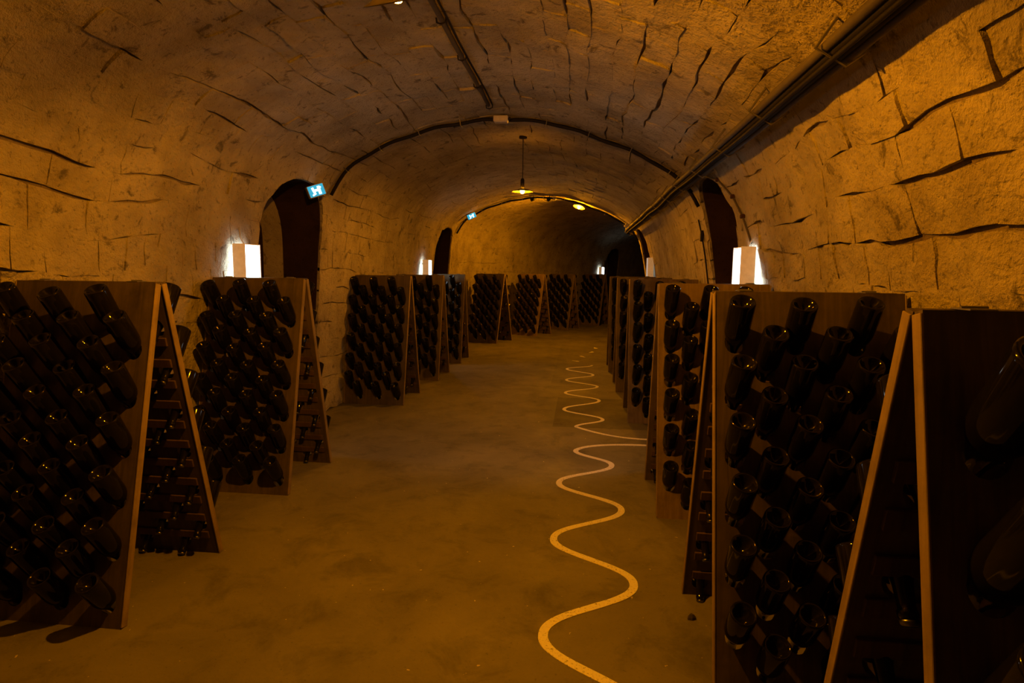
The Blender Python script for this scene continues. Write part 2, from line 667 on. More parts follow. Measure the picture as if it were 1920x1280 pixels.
def block(u0, u1, s0, s1, side):
    near = max(0.35, min(1.0, 1.0 - (s0 - 4.5) * 0.28))
    proud = 0.022 + (rng.uniform(-0.011, 0.011) if rng.random() < 0.3 else rng.uniform(-0.0025, 0.0025)) * near
    tu, ts = rng.uniform(-0.003, 0.003) * near, rng.uniform(-0.004, 0.004) * near
    tops, rims, lows, inside = [], [], [], 0
    ops = OPEN.get(side, [])
    uof = u_left if side == 'left' else u_right
    gu0 = [bed_gap(u0, s0 + (s1 - s0) * j / NS) for j in range(NS + 1)]
    gu1 = [bed_gap(u1, s0 + (s1 - s0) * j / NS) for j in range(NS + 1)]
    gs0 = head_gap()
    gs1 = head_gap()
    for i in range(NU + 1):
        for j in range(NS + 1):
            a, b = i / NU, j / NS
            lo_u, hi_u = u0 + gu0[j] * near, u1 - gu1[j] * near
            lo_s, hi_s = s0 + gs0[i] * near, s1 - gs1[i] * near
            u, s = warp(lo_u + (hi_u - lo_u) * a, lo_s + (hi_s - lo_s) * b)
            u = min(max(u, 0.002), U_END - 0.002)
            if ops:
                x, z, _, _ = prof(u)
                s2, z2, ins = push_out(s, z, ops)
                if ins:
                    inside += 1
                    s = s2
                    if abs(z2 - z) > 1e-9:
                        u = uof(min(z2, 2.4))
            edge = i in (0, NU) or j in (0, NS)
            h = proud + tu * (a - 0.5) * 2 + ts * (b - 0.5) * 2 + noise.noise(Vector((u * 4.5, s * 4.5, 1.0))) * 0.018 * near + noise.noise(Vector((u * 12.0, s * 12.0, 2.0))) * 0.007 * near
            h += rng.uniform(-0.0022, 0.0022) * near
            if edge:
                h -= 0.0014 * near
            tops.append(on_vault(u, s, max(h, 0.004)))
            if edge:
                rims.append(tops[-1].copy())
                lows.append(on_vault(u, s, -0.004))
    if inside > 0.7 * len(tops):
        return None
    vs = tops + rims + lows
    W = NS + 1
    fs = []
    for i in range(NU):
        for j in range(NS):
            k = i * W + j
            fs.append((k, k + W, k + W + 1, k + 1))
    border = [i * W + j for i in range(NU + 1) for j in range(W) if i in (0, NU) or j in (0, NS)]
    rim_of = {t: len(tops) + q for q, t in enumerate(border)}
    low_of = {t: len(tops) + len(border) + q for q, t in enumerate(border)}
    loop = [j for j in range(W)] + [i * W + NS for i in range(1, NU + 1)] + [NU * W + j for j in range(NS - 1, -1, -1)] + [i * W for i in range(NU - 1, 0, -1)]
    for q in range(len(loop)):
        a, b = loop[q], loop[(q + 1) % len(loop)]
        fs.append((rim_of[a], rim_of[b], low_of[b], low_of[a]))
    return vs, [f[::-1] for f in fs]


def courses(side, ua, ub, n_rows):
    out = []
    us = [ua]
    hs = [rng.uniform(0.82, 1.18) for _ in range(n_rows)]
    k = (ub - ua) / sum(hs)
    for h in hs:
        us.append(us[-1] + h * k)
    for r_ in range(n_rows):
        s = S_MIN - rng.uniform(0, 0.3)
        low = side != 'ceiling' and 1.0 < prof((us[r_] + us[r_ + 1]) / 2)[1] < 1.65
        while s < 24.0:
            ln = rng.uniform(0.10, 0.24) if low else rng.uniform(0.22, 0.46)
            if s > 14:
                ln *= 1.7
            b = block(us[r_], us[r_ + 1], s, s + ln, side)
            s += ln
            if b is None:
                continue
            c = sum(b[0][:len(b[0])], Vector()) / len(b[0])
            px = pixel(c)
            score = 0.0
            if px and -60 < px[0] < 1980 and -60 < px[1] < 1340 and c.y > 0.3:
                pts = [pixel(b[0][q]) for q in (0, NS, (NU + 1) * (NS + 1) - 1, NU * (NS + 1))]
                if all(pts):
                    area = 0.0
                    for q in range(4):
                        x0, y0 = pts[q]
                        x1, y1 = pts[(q + 1) % 4]
                        area += x0 * y1 - x1 * y0
                    score = abs(area) / 2
                    if side != 'ceiling' and px[1] > 560:
                        score *= 0.02
            out.append((score, c, b))
    return out


def lay(side, owner, blocks):
    blocks.sort(key=lambda t: -t[0])
    keep, rest = blocks[:300], blocks[300:]
    for sc_, c, (vs, fs) in keep:
        mesh_obj('stone_block', [v - c for v in vs], fs, M['stone'], owner, smooth=True, loc=c)
    mb = MB()
    for sc_, c, (vs, fs) in rest:
        mb.add(vs, fs)
    o = mb.build('stone_blocks', M['stone'], owner, smooth=True)
    o['kind'] = 'stuff'


lay('left', wall['left'], courses('left', 0.0, UL, 13))
lay('right', wall['right'], courses('right', UR, U_END, 13))
lay('ceiling', ceiling, courses('ceiling', UL, UR, 25))

# ------------------------------------------------------------------ floor markings
def cos_curve(ext, step=0.02):
    pts = []
    for (y0, x0), (y1, x1) in zip(ext, ext[1:]):
        n = 22
        for k in range(n):
            t = k / n
            w = 0.5 * (1 - math.cos(math.pi * t)) / 2 + 0.5 * (6 * t ** 5 - 15 * t ** 4 + 10 * t ** 3)
            pts.append((x0 + (x1 - x0) * w, y0 + (y1 - y0) * t))
    pts.append((ext[-1][1], ext[-1][0]))
    return pts


def ribbon(name, pts, w0, label):
    P = [Vector((x, y, 0)) for x, y in pts]
    vs, fs = [], []
    for i, p in enumerate(P):
        t = (P[min(i + 1, len(P) - 1)] - P[max(i - 1, 0)]).normalized()
        n = Vector((-t.y, t.x, 0))
        w = w0 * (1 + 0.12 * noise.noise(Vector((p.x * 9, p.y * 9, 0)))) / 2
        for sg, z in ((-1, 0.0), (-1, 0.0022), (1, 0.0022), (1, 0.0)):
            vs.append(p + n * w * sg + Vector((0, 0, z)))
    for i in range(len(P) - 1):
        a = i * 4
        for k in range(3):
            fs.append((a + k, a + k + 1, a + 4 + k + 1, a + 4 + k))
    o = mesh_obj(name, vs, fs, M['paint'])
    tag(o, label, 'floor marking')
    return o


near_ext = [(0.95, -0.11), (1.40, 0.28), (1.83, 0.28), (2.26, -0.118), (2.71, 0.28), (3.14, -0.116), (3.60, 0.281), (4.02, -0.119), (4.46, 0.264), (4.79, -0.012)]
near_ext = [(0.94, 0.28), (1.38, -0.118), (1.82, 0.28)] + near_ext[3:]
near_pts = cos_curve(near_ext)[:-1]
# the last bend opens out to the right and runs into the passage
for k in range(1, 30):
    t = k / 29
    near_pts.append((-0.012 + 0.62 * t ** 1.6 + 0.02 * math.sin(t * 3), 4.79 + 0.24 * (1 - (1 - t) ** 2.2)))
near_pts += [(0.9, 5.045), (1.3, 5.05), (2.0, 5.05)]
ribbon('floor_line', near_pts, 0.041, 'wavy worn painted line on the near floor, curving off into right passage')
far_pts = [(2.0, 5.20), (1.3, 5.20), (0.9, 5.205)]
for k in range(0, 24):
    t = k / 23
    far_pts.append((0.605 - 0.62 * t ** 0.72, 5.215 + 0.335 * t ** 1.5))
far_pts += cos_curve([(5.55, -0.015), (5.87, 0.245), (6.26, -0.148), (6.76, 0.236), (7.14, -0.157), (7.585, 0.237), (8.01, -0.166), (8.455, 0.2), (8.93, -0.181), (9.34, 0.2)])
ribbon('floor_line', far_pts, 0.036, 'wavy pale painted line on the far floor, coming out of right passage')
for k, (x, y, w, h, ang) in enumerate([(0.05, 10.3, 0.022, 0.09, 0.5), (0.22, 10.9, 0.03, 0.08, -0.4), (-0.05, 9.75, 0.018, 0.07, 0.9), (0.30, 11.5, 0.03, 0.09, 0.2)]):
    mb = MB()
    n = 9
    vs = []
    for i in range(n):
        w_ = 2 * math.pi * i / n
        r_ = 1 + 0.35 * math.sin(3.1 * w_ + k)
        px_, py_ = w * r_ * math.cos(w_), h * r_ * math.sin(w_)
        vs.append((x + px_ * math.cos(ang) - py_ * math.sin(ang), y + px_ * math.sin(ang) + py_ * math.cos(ang), 0.0022))
    mb.add(vs + [(a, b, 0.0) for a, b, c in vs], [tuple(range(n))] + [(i, i + n, (i + 1) % n + n, (i + 1) % n) for i in range(n)])
    o = mb.build('paint_remnant', M['paint'])
    tag(o, ['worn paint fleck on far floor, left of two middle flecks', 'worn paint fleck on far floor, right of two middle flecks', 'nearest worn paint fleck just past the end of far line', 'farthest worn paint fleck on the floor before the bend'][k], 'floor marking', 'worn paint flecks on the far floor')

# ------------------------------------------------------------------ bottles
def bottle_profile(sc=1.0):
    p = [(0.0, 0.0), (0.0142, 0.0), (0.0150, 0.003), (0.0148, 0.010), (0.0170, 0.0115), (0.0170, 0.022), (0.0148, 0.025),
         (0.0152, 0.040), (0.0175, 0.068), (0.0230, 0.090), (0.0310, 0.112), (0.0385, 0.130), (0.0425, 0.146), (0.0440, 0.162),
         (0.0442, 0.276), (0.0428, 0.2825), (0.0392, 0.285), (0.0350, 0.2825), (0.0285, 0.273), (0.0180, 0.259), (0.0, 0.250)]
    return [(r_ * sc, z * sc) for r_, z in p]


BOTTLE_L = 0.285


def bottle_mesh(name, sc, n):
    mb = MB()
    mb.lathe(bottle_profile(sc), n, close=False)
    me = bpy.data.meshes.new(name)
    me.from_pydata(mb.v, [], mb.f)
    me.materials.append(M['glass'])
    me.polygons.foreach_set('use_smooth', [True] * len(me.polygons))
    me.update()
    return me


def cap_mesh(sc):
    mb = MB()
    mb.lathe([(0.0, -0.0035), (0.0120, -0.0032), (0.0150, -0.0015), (0.0165, 0.003), (0.0172, 0.007), (0.0155, 0.0072)], 14, close=False)
    mb.v = [tuple(x * sc for x in v) for v in mb.v]
    me = bpy.data.meshes.new('crown_cap')
    me.from_pydata(mb.v, [], mb.f)
    me.materials.append(M['cap'])
    me.polygons.foreach_set('use_smooth', [True] * len(me.polygons))
    me.update()
    return me


BOT = {1.0: bottle_mesh('champagne_bottle', 1.0, 24), 1.32: bottle_mesh('magnum_bottle', 1.32, 28)}
CAP = {k: cap_mesh(k) for k in BOT}

# ------------------------------------------------------------------ riddling racks
RACK_H, FOOT, APEX = 1.39, 0.347, 0.030
LEAF = math.hypot(RACK_H, FOOT - APEX)
LEAN = math.atan2(FOOT - APEX, RACK_H)
THICK = 0.028
WIDTH = 0.66
STD = dict(cols=6, c0=0.0675, dc=0.105, rows=12, d0=0.184, dr=0.1035, sc=1.0, hw=0.036, hh=0.042, out=0.178)
MAG = dict(cols=4, c0=0.105, dc=0.15, rows=9, d0=0.258, dr=0.124, sc=1.32, hw=0.047, hh=0.056, out=0.235)
TILT = R(46)


def board_mesh(L, name, mat):
    """a board standing in its own plane: X across, Y up (0 at the top edge), Z outward; one drilled hole per bottle"""
    mb = MB()
    cut = THICK * math.tan(LEAN)
    yb = -LEAF
    nseg = 16
    colx = [-WIDTH / 2] + [-WIDTH / 2 + L['c0'] + L['dc'] * (k + 0.5) for k in range(L['cols'] - 1)] + [WIDTH / 2]
    dy_in = -THICK / math.tan(TILT)

    def quad(x0, x1, y0, y1):
        if y1 - y0 < 1e-5:
            return
        b0 = y0 + (cut if abs(y0 - yb) < 1e-6 else 0)
        mb.add([(x0, y0, 0), (x1, y0, 0), (x1, y1, 0), (x0, y1, 0)], [(0, 1, 2, 3)])
        mb.add([(x0, b0, -THICK), (x1, b0, -THICK), (x1, y1, -THICK), (x0, y1, -THICK)], [(3, 2, 1, 0)])
    for c in range(L['cols']):
        x0, x1 = colx[c], colx[c + 1]
        xc = -WIDTH / 2 + L['c0'] + L['dc'] * c
        ds = [L['d0'] + L['dr'] * r_ for r_ in range(L['rows']) if r_ % 2 == c % 2]
        half = L['dr'] * 0.94
        y_prev = 0.0
        for d in ds:
            yt, ybm = -d + half, max(-d - half, yb + 0.008)
            quad(x0, x1, yt, y_prev)
            y_prev = ybm
            for zf, dy, flip in ((0.0, 0.0, False), (-THICK, dy_in * 0.6, True)):
                out, inn = [], []
                for k in range(nseg):
                    w = 2 * math.pi * k / nseg
                    cw, sw = math.cos(w), math.sin(w)
                    inn.append((xc + L['hw'] * cw, -d + dy - 0.006 + L['hh'] * sw, zf))
                    m_ = max(abs(cw), abs(sw))
                    ex, ey = cw / m_, sw / m_
                    ox = xc + (ex * (x1 - xc) if ex > 0 else -ex * (x0 - xc))
                    oy = -d + (ey * (yt + d) if ey > 0 else -ey * (ybm + d))
                    out.append((ox, oy, zf))
                fs = []
                for k in range(nseg):
                    j = (k + 1) % nseg
                    q = (k, j, nseg + j, nseg + k)
                    fs.append(q if not flip else q[::-1])
                mb.add(out + inn, [f[::-1] if False else f for f in fs])
                if not flip:
                    front = inn
                else:
                    mb.add(front + inn, [(k, (k + 1) % nseg, nseg + (k + 1) % nseg, nseg + k) for k in range(nseg)])
        quad(x0, x1, yb, y_prev)
    a, b = -WIDTH / 2, WIDTH / 2
    mb.add([(a, yb, 0), (a, 0, 0), (a, 0, -THICK), (a, yb + cut, -THICK)], [(0, 1, 2, 3)])
    mb.add([(b, yb, 0), (b, 0, 0), (b, 0, -THICK), (b, yb + cut, -THICK)], [(3, 2, 1, 0)])
    mb.add([(a, 0, 0), (b, 0, 0), (b, 0, -THICK), (a, 0, -THICK)], [(0, 1, 2, 3)])
    mb.add([(a, yb, 0), (b, yb, 0), (b, yb + cut, -THICK), (a, yb + cut, -THICK)], [(3, 2, 1, 0)])
    me = bpy.data.meshes.new(name)
    me.from_pydata(mb.v, [], mb.f)
    me.materials.append(mat)
    me.update()
    return me


def small_mesh(name, fn, mat):
    mb = MB()
    fn(mb)
    me = bpy.data.meshes.new(name)
    me.from_pydata(mb.v, [], mb.f)
    me.materials.append(mat)
    me.update()
    return me


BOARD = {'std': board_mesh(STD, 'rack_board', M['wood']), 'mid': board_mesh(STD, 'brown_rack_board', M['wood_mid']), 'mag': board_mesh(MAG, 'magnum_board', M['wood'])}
SLAT = {'std': small_mesh('slat', lambda mb: mb.bbox((0, 0, 0), (WIDTH - 0.06, 0.040, 0.010), 0.002), M['slat']),
        'mag': small_mesh('magnum_slat', lambda mb: mb.bbox((0, 0, 0), (WIDTH - 0.06, 0.055, 0.012), 0.002), M['slat'])}
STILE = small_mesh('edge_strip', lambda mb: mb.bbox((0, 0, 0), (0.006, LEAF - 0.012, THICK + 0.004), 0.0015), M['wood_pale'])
HINGE = small_mesh('hinge', lambda mb: (mb.box((0, 0, 0.0015), (0.05, 0.062, 0.003)), mb.tube([(-0.025, 0, 0.004), (0.025, 0, 0.004)], 0.004, 6)), M['steel'])
NAIL = small_mesh('nail', lambda mb: mb.lathe([(0.0035, 0.0), (0.003, 0.0015), (0.0, 0.002)], 6, close=False), M['steel'])

FRONT = Matrix(((1, 0, 0, 0), (0, math.sin(LEAN), -math.cos(LEAN), -APEX), (0, math.cos(LEAN), math.sin(LEAN), RACK_H), (0, 0, 0, 1)))
REAR = Matrix.Rotation(math.pi, 4, 'Z') @ FRONT

ORD = ['top', 'second', 'third', 'fourth', 'fifth', 'sixth', 'seventh', 'eighth', 'ninth', 'tenth', 'eleventh', 'bottom']
ORD8 = ['top', 'second', 'third', 'fourth', 'fifth', 'sixth', 'seventh', 'eighth', 'bottom']
CNT = ['first', 'second', 'third']

# key: x of the aisle-side end, y of the apex, turn (deg), side, layout, short name used in labels, full label
RACKS = [
    ('A', -1.812, 2.415, 0, 'L', 'std', 'nearest left rack', 'nearest wooden riddling rack on the left, standing at the frame edge'),
    ('B', -1.848, 3.875, 0, 'L', 'std', 'second left rack', 'second wooden riddling rack on left, in front of bright wall lamp'),
    ('C', -1.875, 6.495, 0, 'L', 'std', 'third left rack', 'third wooden riddling rack on left, just past the dark side passage'),
    ('D', -1.850, 7.985, 0, 'L', 'std', 'fourth left rack', 'fourth wooden riddling rack on left with two thin lit edges'),
    ('E', -1.853, 9.50, 0, 'L', 'std', 'fifth left rack', 'fifth wooden riddling rack on left, before the second side passage'),
    ('K', -1.54, 12.13, -21, 'L', 'std', 'sixth left rack', 'sixth riddling rack on left, first one turned at the bend'),
    ('M', -0.82, 13.62, -26, 'L', 'std', 'seventh left rack', 'seventh riddling rack on left, amber lit in the bend'),
    ('N', -0.166, 15.19, -25, 'L', 'std', 'eighth left rack', 'eighth riddling rack on left, in the dim bend'),
    ('O', 0.66, 16.65, -28, 'L', 'std', 'ninth left rack', 'farthest riddling rack on left, almost black beneath small white lamp'),
    ('I', 0.66, 1.275, 0, 'R', 'mag', 'nearest right rack', 'nearest wooden rack on the right holding large bottles, cut by frame'),
    ('G', 0.498, 2.335, 0, 'R', 'std', 'second right rack', 'second wooden riddling rack on right, full board of bottles facing camera'),
    ('F', 0.485, 3.85, 0, 'R', 'std', 'third right rack', 'third wooden riddling rack on right, lit brown with bottle shadows'),
    ('P', 0.486, 6.125, 0, 'R', 'std', 'fourth right rack', 'fourth riddling rack on right, pinkish lit just past the side passage'),
    ('Q', 0.452, 7.63, 0, 'R', 'std', 'fifth right rack', 'fifth riddling rack on right, seen as a thin dark strip'),
    ('S', 0.43, 9.11, 0, 'R', 'std', 'sixth right rack', 'farthest riddling rack on the right side of the aisle'),
]
slots = []       # every bottle: rack key, leaf, row, count from aisle, world matrix, scale, label
occl = []        # boards as quads for the visibility test
for key, xe, ya, turn, sd, lay_, short, label in RACKS:
    L = STD if lay_ == 'std' else MAG
    rz = R(turn)
    half = WIDTH / 2 * (-1 if sd == 'L' else 1)
    org = Vector((xe + half * math.cos(rz), ya + half * math.sin(rz), 0))
    rack = empty('riddling_rack', org, rz)
    tag(rack, label, 'wine rack', 'riddling racks along the cellar')
    base = Matrix.Translation(org) @ Matrix.Rotation(rz, 4, 'Z')
    far = ya > 9
    for leaf, LM in (('front', FRONT), ('rear', REAR)):
        bo = link(leaf + '_board', BOARD['mid' if key in 'FPM' and leaf == 'front' else lay_], rack)  # paler front boards; on the fourth right rack lamplight is put into the colour
        bo.matrix_local = LM
        occl.append([base @ LM @ Vector(p) for p in ((-WIDTH / 2, -LEAF, 0), (WIDTH / 2, -LEAF, 0), (WIDTH / 2, 0, 0), (-WIDTH / 2, 0, 0))])
        for sg in (-1, 1):
            es = link('edge_strip', STILE, bo)
            es.location = (sg * (WIDTH / 2 + 0.0025), -LEAF / 2, -THICK / 2)
        if leaf == 'rear' or not far:
            for r_ in range(L['rows']):
                y = -(L['d0'] + L['dr'] * r_) - 0.029 - 0.057 * L['sc']
                if y < -LEAF + 0.03:
                    continue
                sl = link('slat', SLAT[lay_], bo)
                sl.location = (0, y, -THICK - 0.0045)
        lr = random.Random(key + leaf)
        for r_ in range(L['rows']):
            cs = [c for c in range(L['cols']) if c % 2 == r_ % 2]
            for q, c in enumerate(cs):
                x = -WIDTH / 2 + L['c0'] + L['dc'] * c
                d = L['d0'] + L['dr'] * r_
                tl = TILT + R(lr.uniform(-3.5, 3.5))
                side = R(lr.uniform(-2.5, 2.5))
                ax = Vector((math.sin(side), math.cos(tl), math.sin(tl))).normalized()
                out = L['out'] + lr.uniform(-0.012, 0.010)
                tip = Vector((x, -d, 0)) + ax * (out - BOTTLE_L * L['sc'])
                zq = ax.to_track_quat('Z', 'Y').to_matrix().to_4x4()
                mw = base @ LM @ Matrix.Translation(tip) @ zq @ Matrix.Rotation(lr.uniform(0, 6.28), 4, 'Z')
                from_aisle = q if ((sd == 'R') == (leaf == 'front')) else len(cs) - 1 - q
                od = (ORD if lay_ == 'std' else ORD8)[r_]
                if len(cs) == 3:
                    pos = CNT[from_aisle] + ' from aisle'
                else:
                    pos = ('nearer' if from_aisle == 0 else 'farther') + ' from aisle'
                    pos = 'on aisle side' if from_aisle == 0 else 'on wall side'
                lab = '%s dark bottle, %s row, %s, %s board, %s' % ('large' if lay_ == 'mag' else 'glossy', od, pos, 'front' if leaf == 'front' else 'back', short)
                slots.append((key, leaf, mw, L['sc'], lab, short))
    for sg in (-1, 1):
        h = link('hinge', HINGE, rack)
        h.location = (sg * 0.22, 0, RACK_H)

# which bottles the camera really sees: rays against simple copies of boards and bottles
tv, tf, owner = [], [], []
for q in occl:
    k = len(tv)
    tv += q
    tf.append((k, k + 1, k + 2, k + 3))
    owner.append(-1)
low = [(0.015, 0.0), (0.016, 0.06), (0.044, 0.16), (0.044, 0.277), (0.036, 0.284)]
for i, (key, leaf, mw, sc_, lab, short) in enumerate(slots):
    mb = MB()
    mb.lathe([(a * sc_, b * sc_) for a, b in low], 8)
    k = len(tv)
    tv += [mw @ Vector(v) for v in mb.v]
    tf += [tuple(j + k for j in f) for f in mb.f]
    owner += [i] * len(mb.f)
bvh = BVHTree.FromPolygons(tv, tf)
seen = [0] * len(slots)
STEP = 3
for py in range(500, 1280, STEP):
    for px_ in range(0, 1920, STEP):
        d = cam_dir((px_ - 960) / F_PX, -(py - 640) / F_PX, 1.0).normalized()
        hit = bvh.ray_cast(CAM, d)
        if hit[2] is not None and owner[hit[2]] >= 0:
            seen[owner[hit[2]]] += 1
order = sorted(range(len(slots)), key=lambda i: -seen[i])
single = set([i for i in order if seen[i] > 0][:300])
BOT_LOW = {k: bottle_mesh('bottle_low', k, 12) for k in BOT}
mass = MB()
for i, (key, leaf, mw, sc_, lab, short) in enumerate(slots):
    if i in single:
        b = link('champagne_bottle', BOT[sc_])
        b.matrix_world = mw
        tag(b, lab, 'bottle', 'bottles in the ' + short)
        link('crown_cap', CAP[sc_], b)
    else:
        me = BOT_LOW[sc_]
        mass.add([mw @ v.co for v in me.vertices], [tuple(p.vertices) for p in me.polygons])
o = mass.build('racked_bottles', M['glass'], smooth=True)
tag(o, 'remaining dark bottles filling the backs of racks and the far racks', 'bottles', kind='stuff')
print('bottles seen', sum(1 for s in seen if s), 'single', len(single), 'all', len(slots))


# ------------------------------------------------------------------ pendant lamps
def pendant(x, s, z_bulb, power, label, z_ceil=None, tilt=0.0, drop=0.062, roll=0.0):
    p = path(x, 0, s)
    u = np.interp(x, _pp[:, 0], _u)
    zc = (z_ceil or prof(u)[1]) - 0.012
    t = empty('pendant_lamp', (p.x, p.y, z_bulb))
    tag(t, label, 'lamp', 'pendant bulbs along the crown of the vault')
    mb = MB()
    mb.tube([(0, 0, 0.13), (0.002, 0, (zc - z_bulb) * 0.6), (0, 0, zc - z_bulb)], 0.004, 6)
    mb.build('cord', M['black'], t, True)
    mb = MB()
    mb.lathe([(0.0, 0.0), (0.035, 0.0), (0.042, -0.012), (0.040, -0.03), (0.0, -0.03)], 16, (0, 0, zc - z_bulb), close=False)
    mb.build('ceiling_rose', M['black'], t, True)
    mb = MB()
    mb.lathe([(0.0, 0.135), (0.014, 0.13), (0.02, 0.115), (0.02, 0.03), (0.016, 0.026), (0.0, 0.026)], 14, close=False)
    mb.build('socket', M['black'], t, True)
    mb = MB()
    mb.lathe([(0.021, 0.098 - drop), (0.03, 0.094 - drop), (0.07, 0.083 - drop), (0.115, 0.066 - drop), (0.117, 0.063 - drop), (0.113, 0.062 - drop), (0.07, 0.078 - drop), (0.03, 0.088 - drop), (0.021, 0.091 - drop)], 28, close=False)
    mb.build('shade', M['enamel'], t, True).rotation_euler = (tilt, roll, 0)
    mb = MB()
    mb.lathe([(0.0, -0.024), (0.012, -0.021), (0.020, -0.012), (0.023, 0.0), (0.020, 0.012), (0.014, 0.022), (0.012, 0.03), (0.0, 0.03)], 8, close=False)
    mb.build('bulb', emitter('glowing_bulb', BULB_COLOUR, power), t, True)
    return t


pendant(-0.61, 1.985, 2.332, BULB_POWER[0], 'pendant bulb nearest the camera, cut by the top of frame', tilt=R(25), roll=R(-7), drop=0.082)  # shade above the view, its tilt and drop set to darken the near vault
pendant(-0.63, 6.32, 2.275, BULB_POWER[1], 'glowing pendant bulb under a flat shade in the middle of vault', drop=0.068)
pendant(-0.10, 11.62, 2.66, BULB_POWER[2], 'small glowing pendant bulb beyond the second arch cable', tilt=R(-14), roll=R(16), drop=0.055)


# ------------------------------------------------------------------ white wall lamps beside the passages
def wall_lamp(side, x, s, z0, z1, label, ln=0.20, dp=0.095, mat='tube'):
    sg = 1 if side == 'left' else -1     # towards the room
    p = path(x, 0, s)
    d = path(x, 0, s + 0.01) - p
    t = empty('wall_lamp', (p.x, p.y, z0), -math.atan2(d.x, d.y))
    tag(t, label, 'lamp', 'white wall lamps beside the side passages')
    h = z1 - z0
    mb = MB()
    mb.box((0, ln / 2, h / 2), (dp - 0.03, ln - 0.010, h - 0.014))
    mb.build('diffuser', M[mat], t)
    mb = MB()
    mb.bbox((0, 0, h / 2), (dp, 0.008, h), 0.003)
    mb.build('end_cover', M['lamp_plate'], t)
    mb = MB()
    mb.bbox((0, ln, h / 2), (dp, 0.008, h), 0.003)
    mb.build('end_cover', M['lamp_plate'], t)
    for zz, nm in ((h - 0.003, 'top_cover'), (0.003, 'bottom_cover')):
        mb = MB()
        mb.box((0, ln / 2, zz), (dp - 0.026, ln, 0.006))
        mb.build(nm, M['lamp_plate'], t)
    for zz in (0.06, h - 0.06):
        mb = MB()
        mb.box((-sg * (dp / 2 + 0.03), ln * 0.6, zz), (0.075, 0.03, 0.02))
        mb.build('wall_bracket', M['steel'], t)
    mb = MB()
    mb.tube([(-sg * dp * 0.2, ln * 0.5, h), (-sg * dp * 0.5, ln * 0.5, h + 0.05), (-sg * (dp * 0.5 + 0.015), ln * 0.6, h + 0.12)], 0.005, 6)
    mb.build('supply_cable', M['plastic'], t, True)
    return t


wall_lamp('left', -2.405, 4.02, 1.25, 1.625, 'bright white wall lamp on left, above the second left rack')
wall_lamp('right', 1.075, 4.08, 1.25, 1.63, 'bright white wall lamp on right, above the third right rack')
wall_lamp('left', -2.40, 9.13, 1.25, 1.61, 'small white wall lamp on left before the second side passage')
wall_lamp('right', 1.10, 9.86, 1.25, 1.69, 'cream covered wall lamp on right at the second side passage', mat='tube_dim')
wall_lamp('left', -2.40, 18.35, 1.27, 1.60, 'tiny white wall lamp in the dark far bend')


# ------------------------------------------------------------------ cables and pipes
def ring_cable(s, za, zb, h, r_, sag, wob):
    ua, ub = u_left(za), u_right(zb)
    pts = []
    n = 60
    for k in range(n + 1):
        u = ua + (ub - ua) * k / n
        pts.append(on_vault(u, s + wob * math.sin(k * 0.5 + s) + sag * math.sin(math.pi * k / n), h + 0.006 * math.sin(k * 0.9)))
    return pts


for s, lab in ((5.50, 'thick black cable arching over the vault at the first passages'), (11.22, 'black cable arching over the vault at the second passages')):
    t = empty('arch_cable', on_vault(u_left(2.2), s))
    t.location.z = 2.2
    tag(t, lab, 'cable', 'cables arching over the vault')
    off = t.location.copy()
    for h, r_, w, z_end in ((0.052, 0.016, 0.006, 2.05), (0.046, 0.012, 0.010, 2.18)):
        mb = MB()
        mb.tube([p - off for p in ring_cable(s + (0.022 if r_ < 0.015 else 0), 2.16, z_end, h, r_, 0.0, w)], r_, 7)
        mb.build('cable', M['black'], t, True)
    for k in range(9):
        u = u_left(2.25) + (u_right(2.25) - u_left(2.25)) * (k + 0.5) / 9
        mb = MB()
        a, b = on_vault(u - 0.012, s, 0.0), on_vault(u + 0.012, s, 0.07)
        mb.tube([on_vault(u, s - 0.03, 0.02) - off, on_vault(u, s - 0.025, 0.074) - off, on_vault(u, s + 0.045, 0.074) - off, on_vault(u, s + 0.05, 0.02) - off], 0.004, 5)
        mb.build('cable_clip', M['steel'], t)

# junction boxes at the crown of each cable arch
for s, x, lab in ((5.44, -0.74, 'small cream junction box at the crown of first arch cable'), (11.16, -0.55, 'small junction box at the crown of second arch cable')):
    u = float(np.interp(x, _pp[:, 0], _u))
    c = on_vault(u, s, 0.065)
    t = empty('junction_box', c)
    tag(t, lab, 'junction box', 'junction boxes on the vault crown')
    mb = MB()
    mb.bbox((0, 0, 0), (0.13, 0.08, 0.05), 0.006)
    mb.build('body', M['plastic'], t)
    mb = MB()
    mb.bbox((0, 0, -0.027), (0.115, 0.068, 0.006), 0.002)
    mb.build('lid', M['plastic'], t)
    mb = MB()
    for sx in (-1, 1):
        mb.tube([(sx * 0.06, 0, 0), (sx * 0.085, 0, 0.004)], 0.013, 8)
    mb.build('cable_gland', M['black'], t)

# small spotlights hanging by the second arch
for k, (x, lab) in enumerate(((-0.92, 'left of two tiny dark spotlights on the second arch'), (-0.60, 'right of two tiny dark spotlights on the second arch'))):
    u = float(np.interp(x, _pp[:, 0], _u))
    c = on_vault(u, 11.1, 0.10)
    t = empty('spotlight', c)
    tag(t, lab, 'spotlight')
    mb = MB()
    mb.tube([(0, 0, 0.09), (0, 0, 0.02)], 0.006, 6)
    mb.build('stem', M['black'], t)
    mb = MB()
    mb.tube([(-0.03, -0.02, 0.0), (0.0, 0.0, 0.01), (0.05, 0.04, 0.02)], [0.036, 0.034, 0.02], 12)
    mb.build('lamp_head', M['black'], t, True)


def run(name, u, h, r_, s0, s1, mat, parent, off, wob=0.004, step=0.35):
    pts = []
    s = s0
    while s < s1 + 1e-6:
        pts.append(on_vault(u + wob * noise.noise(Vector((s * 0.8, u, 0))) * 3, s, h + wob * noise.noise(Vector((s * 0.9, 5, u)))) - off)
        s += step
    mb = MB()
    mb.tube(pts, r_, 8)
    return mb.build(name, mat, parent, True)


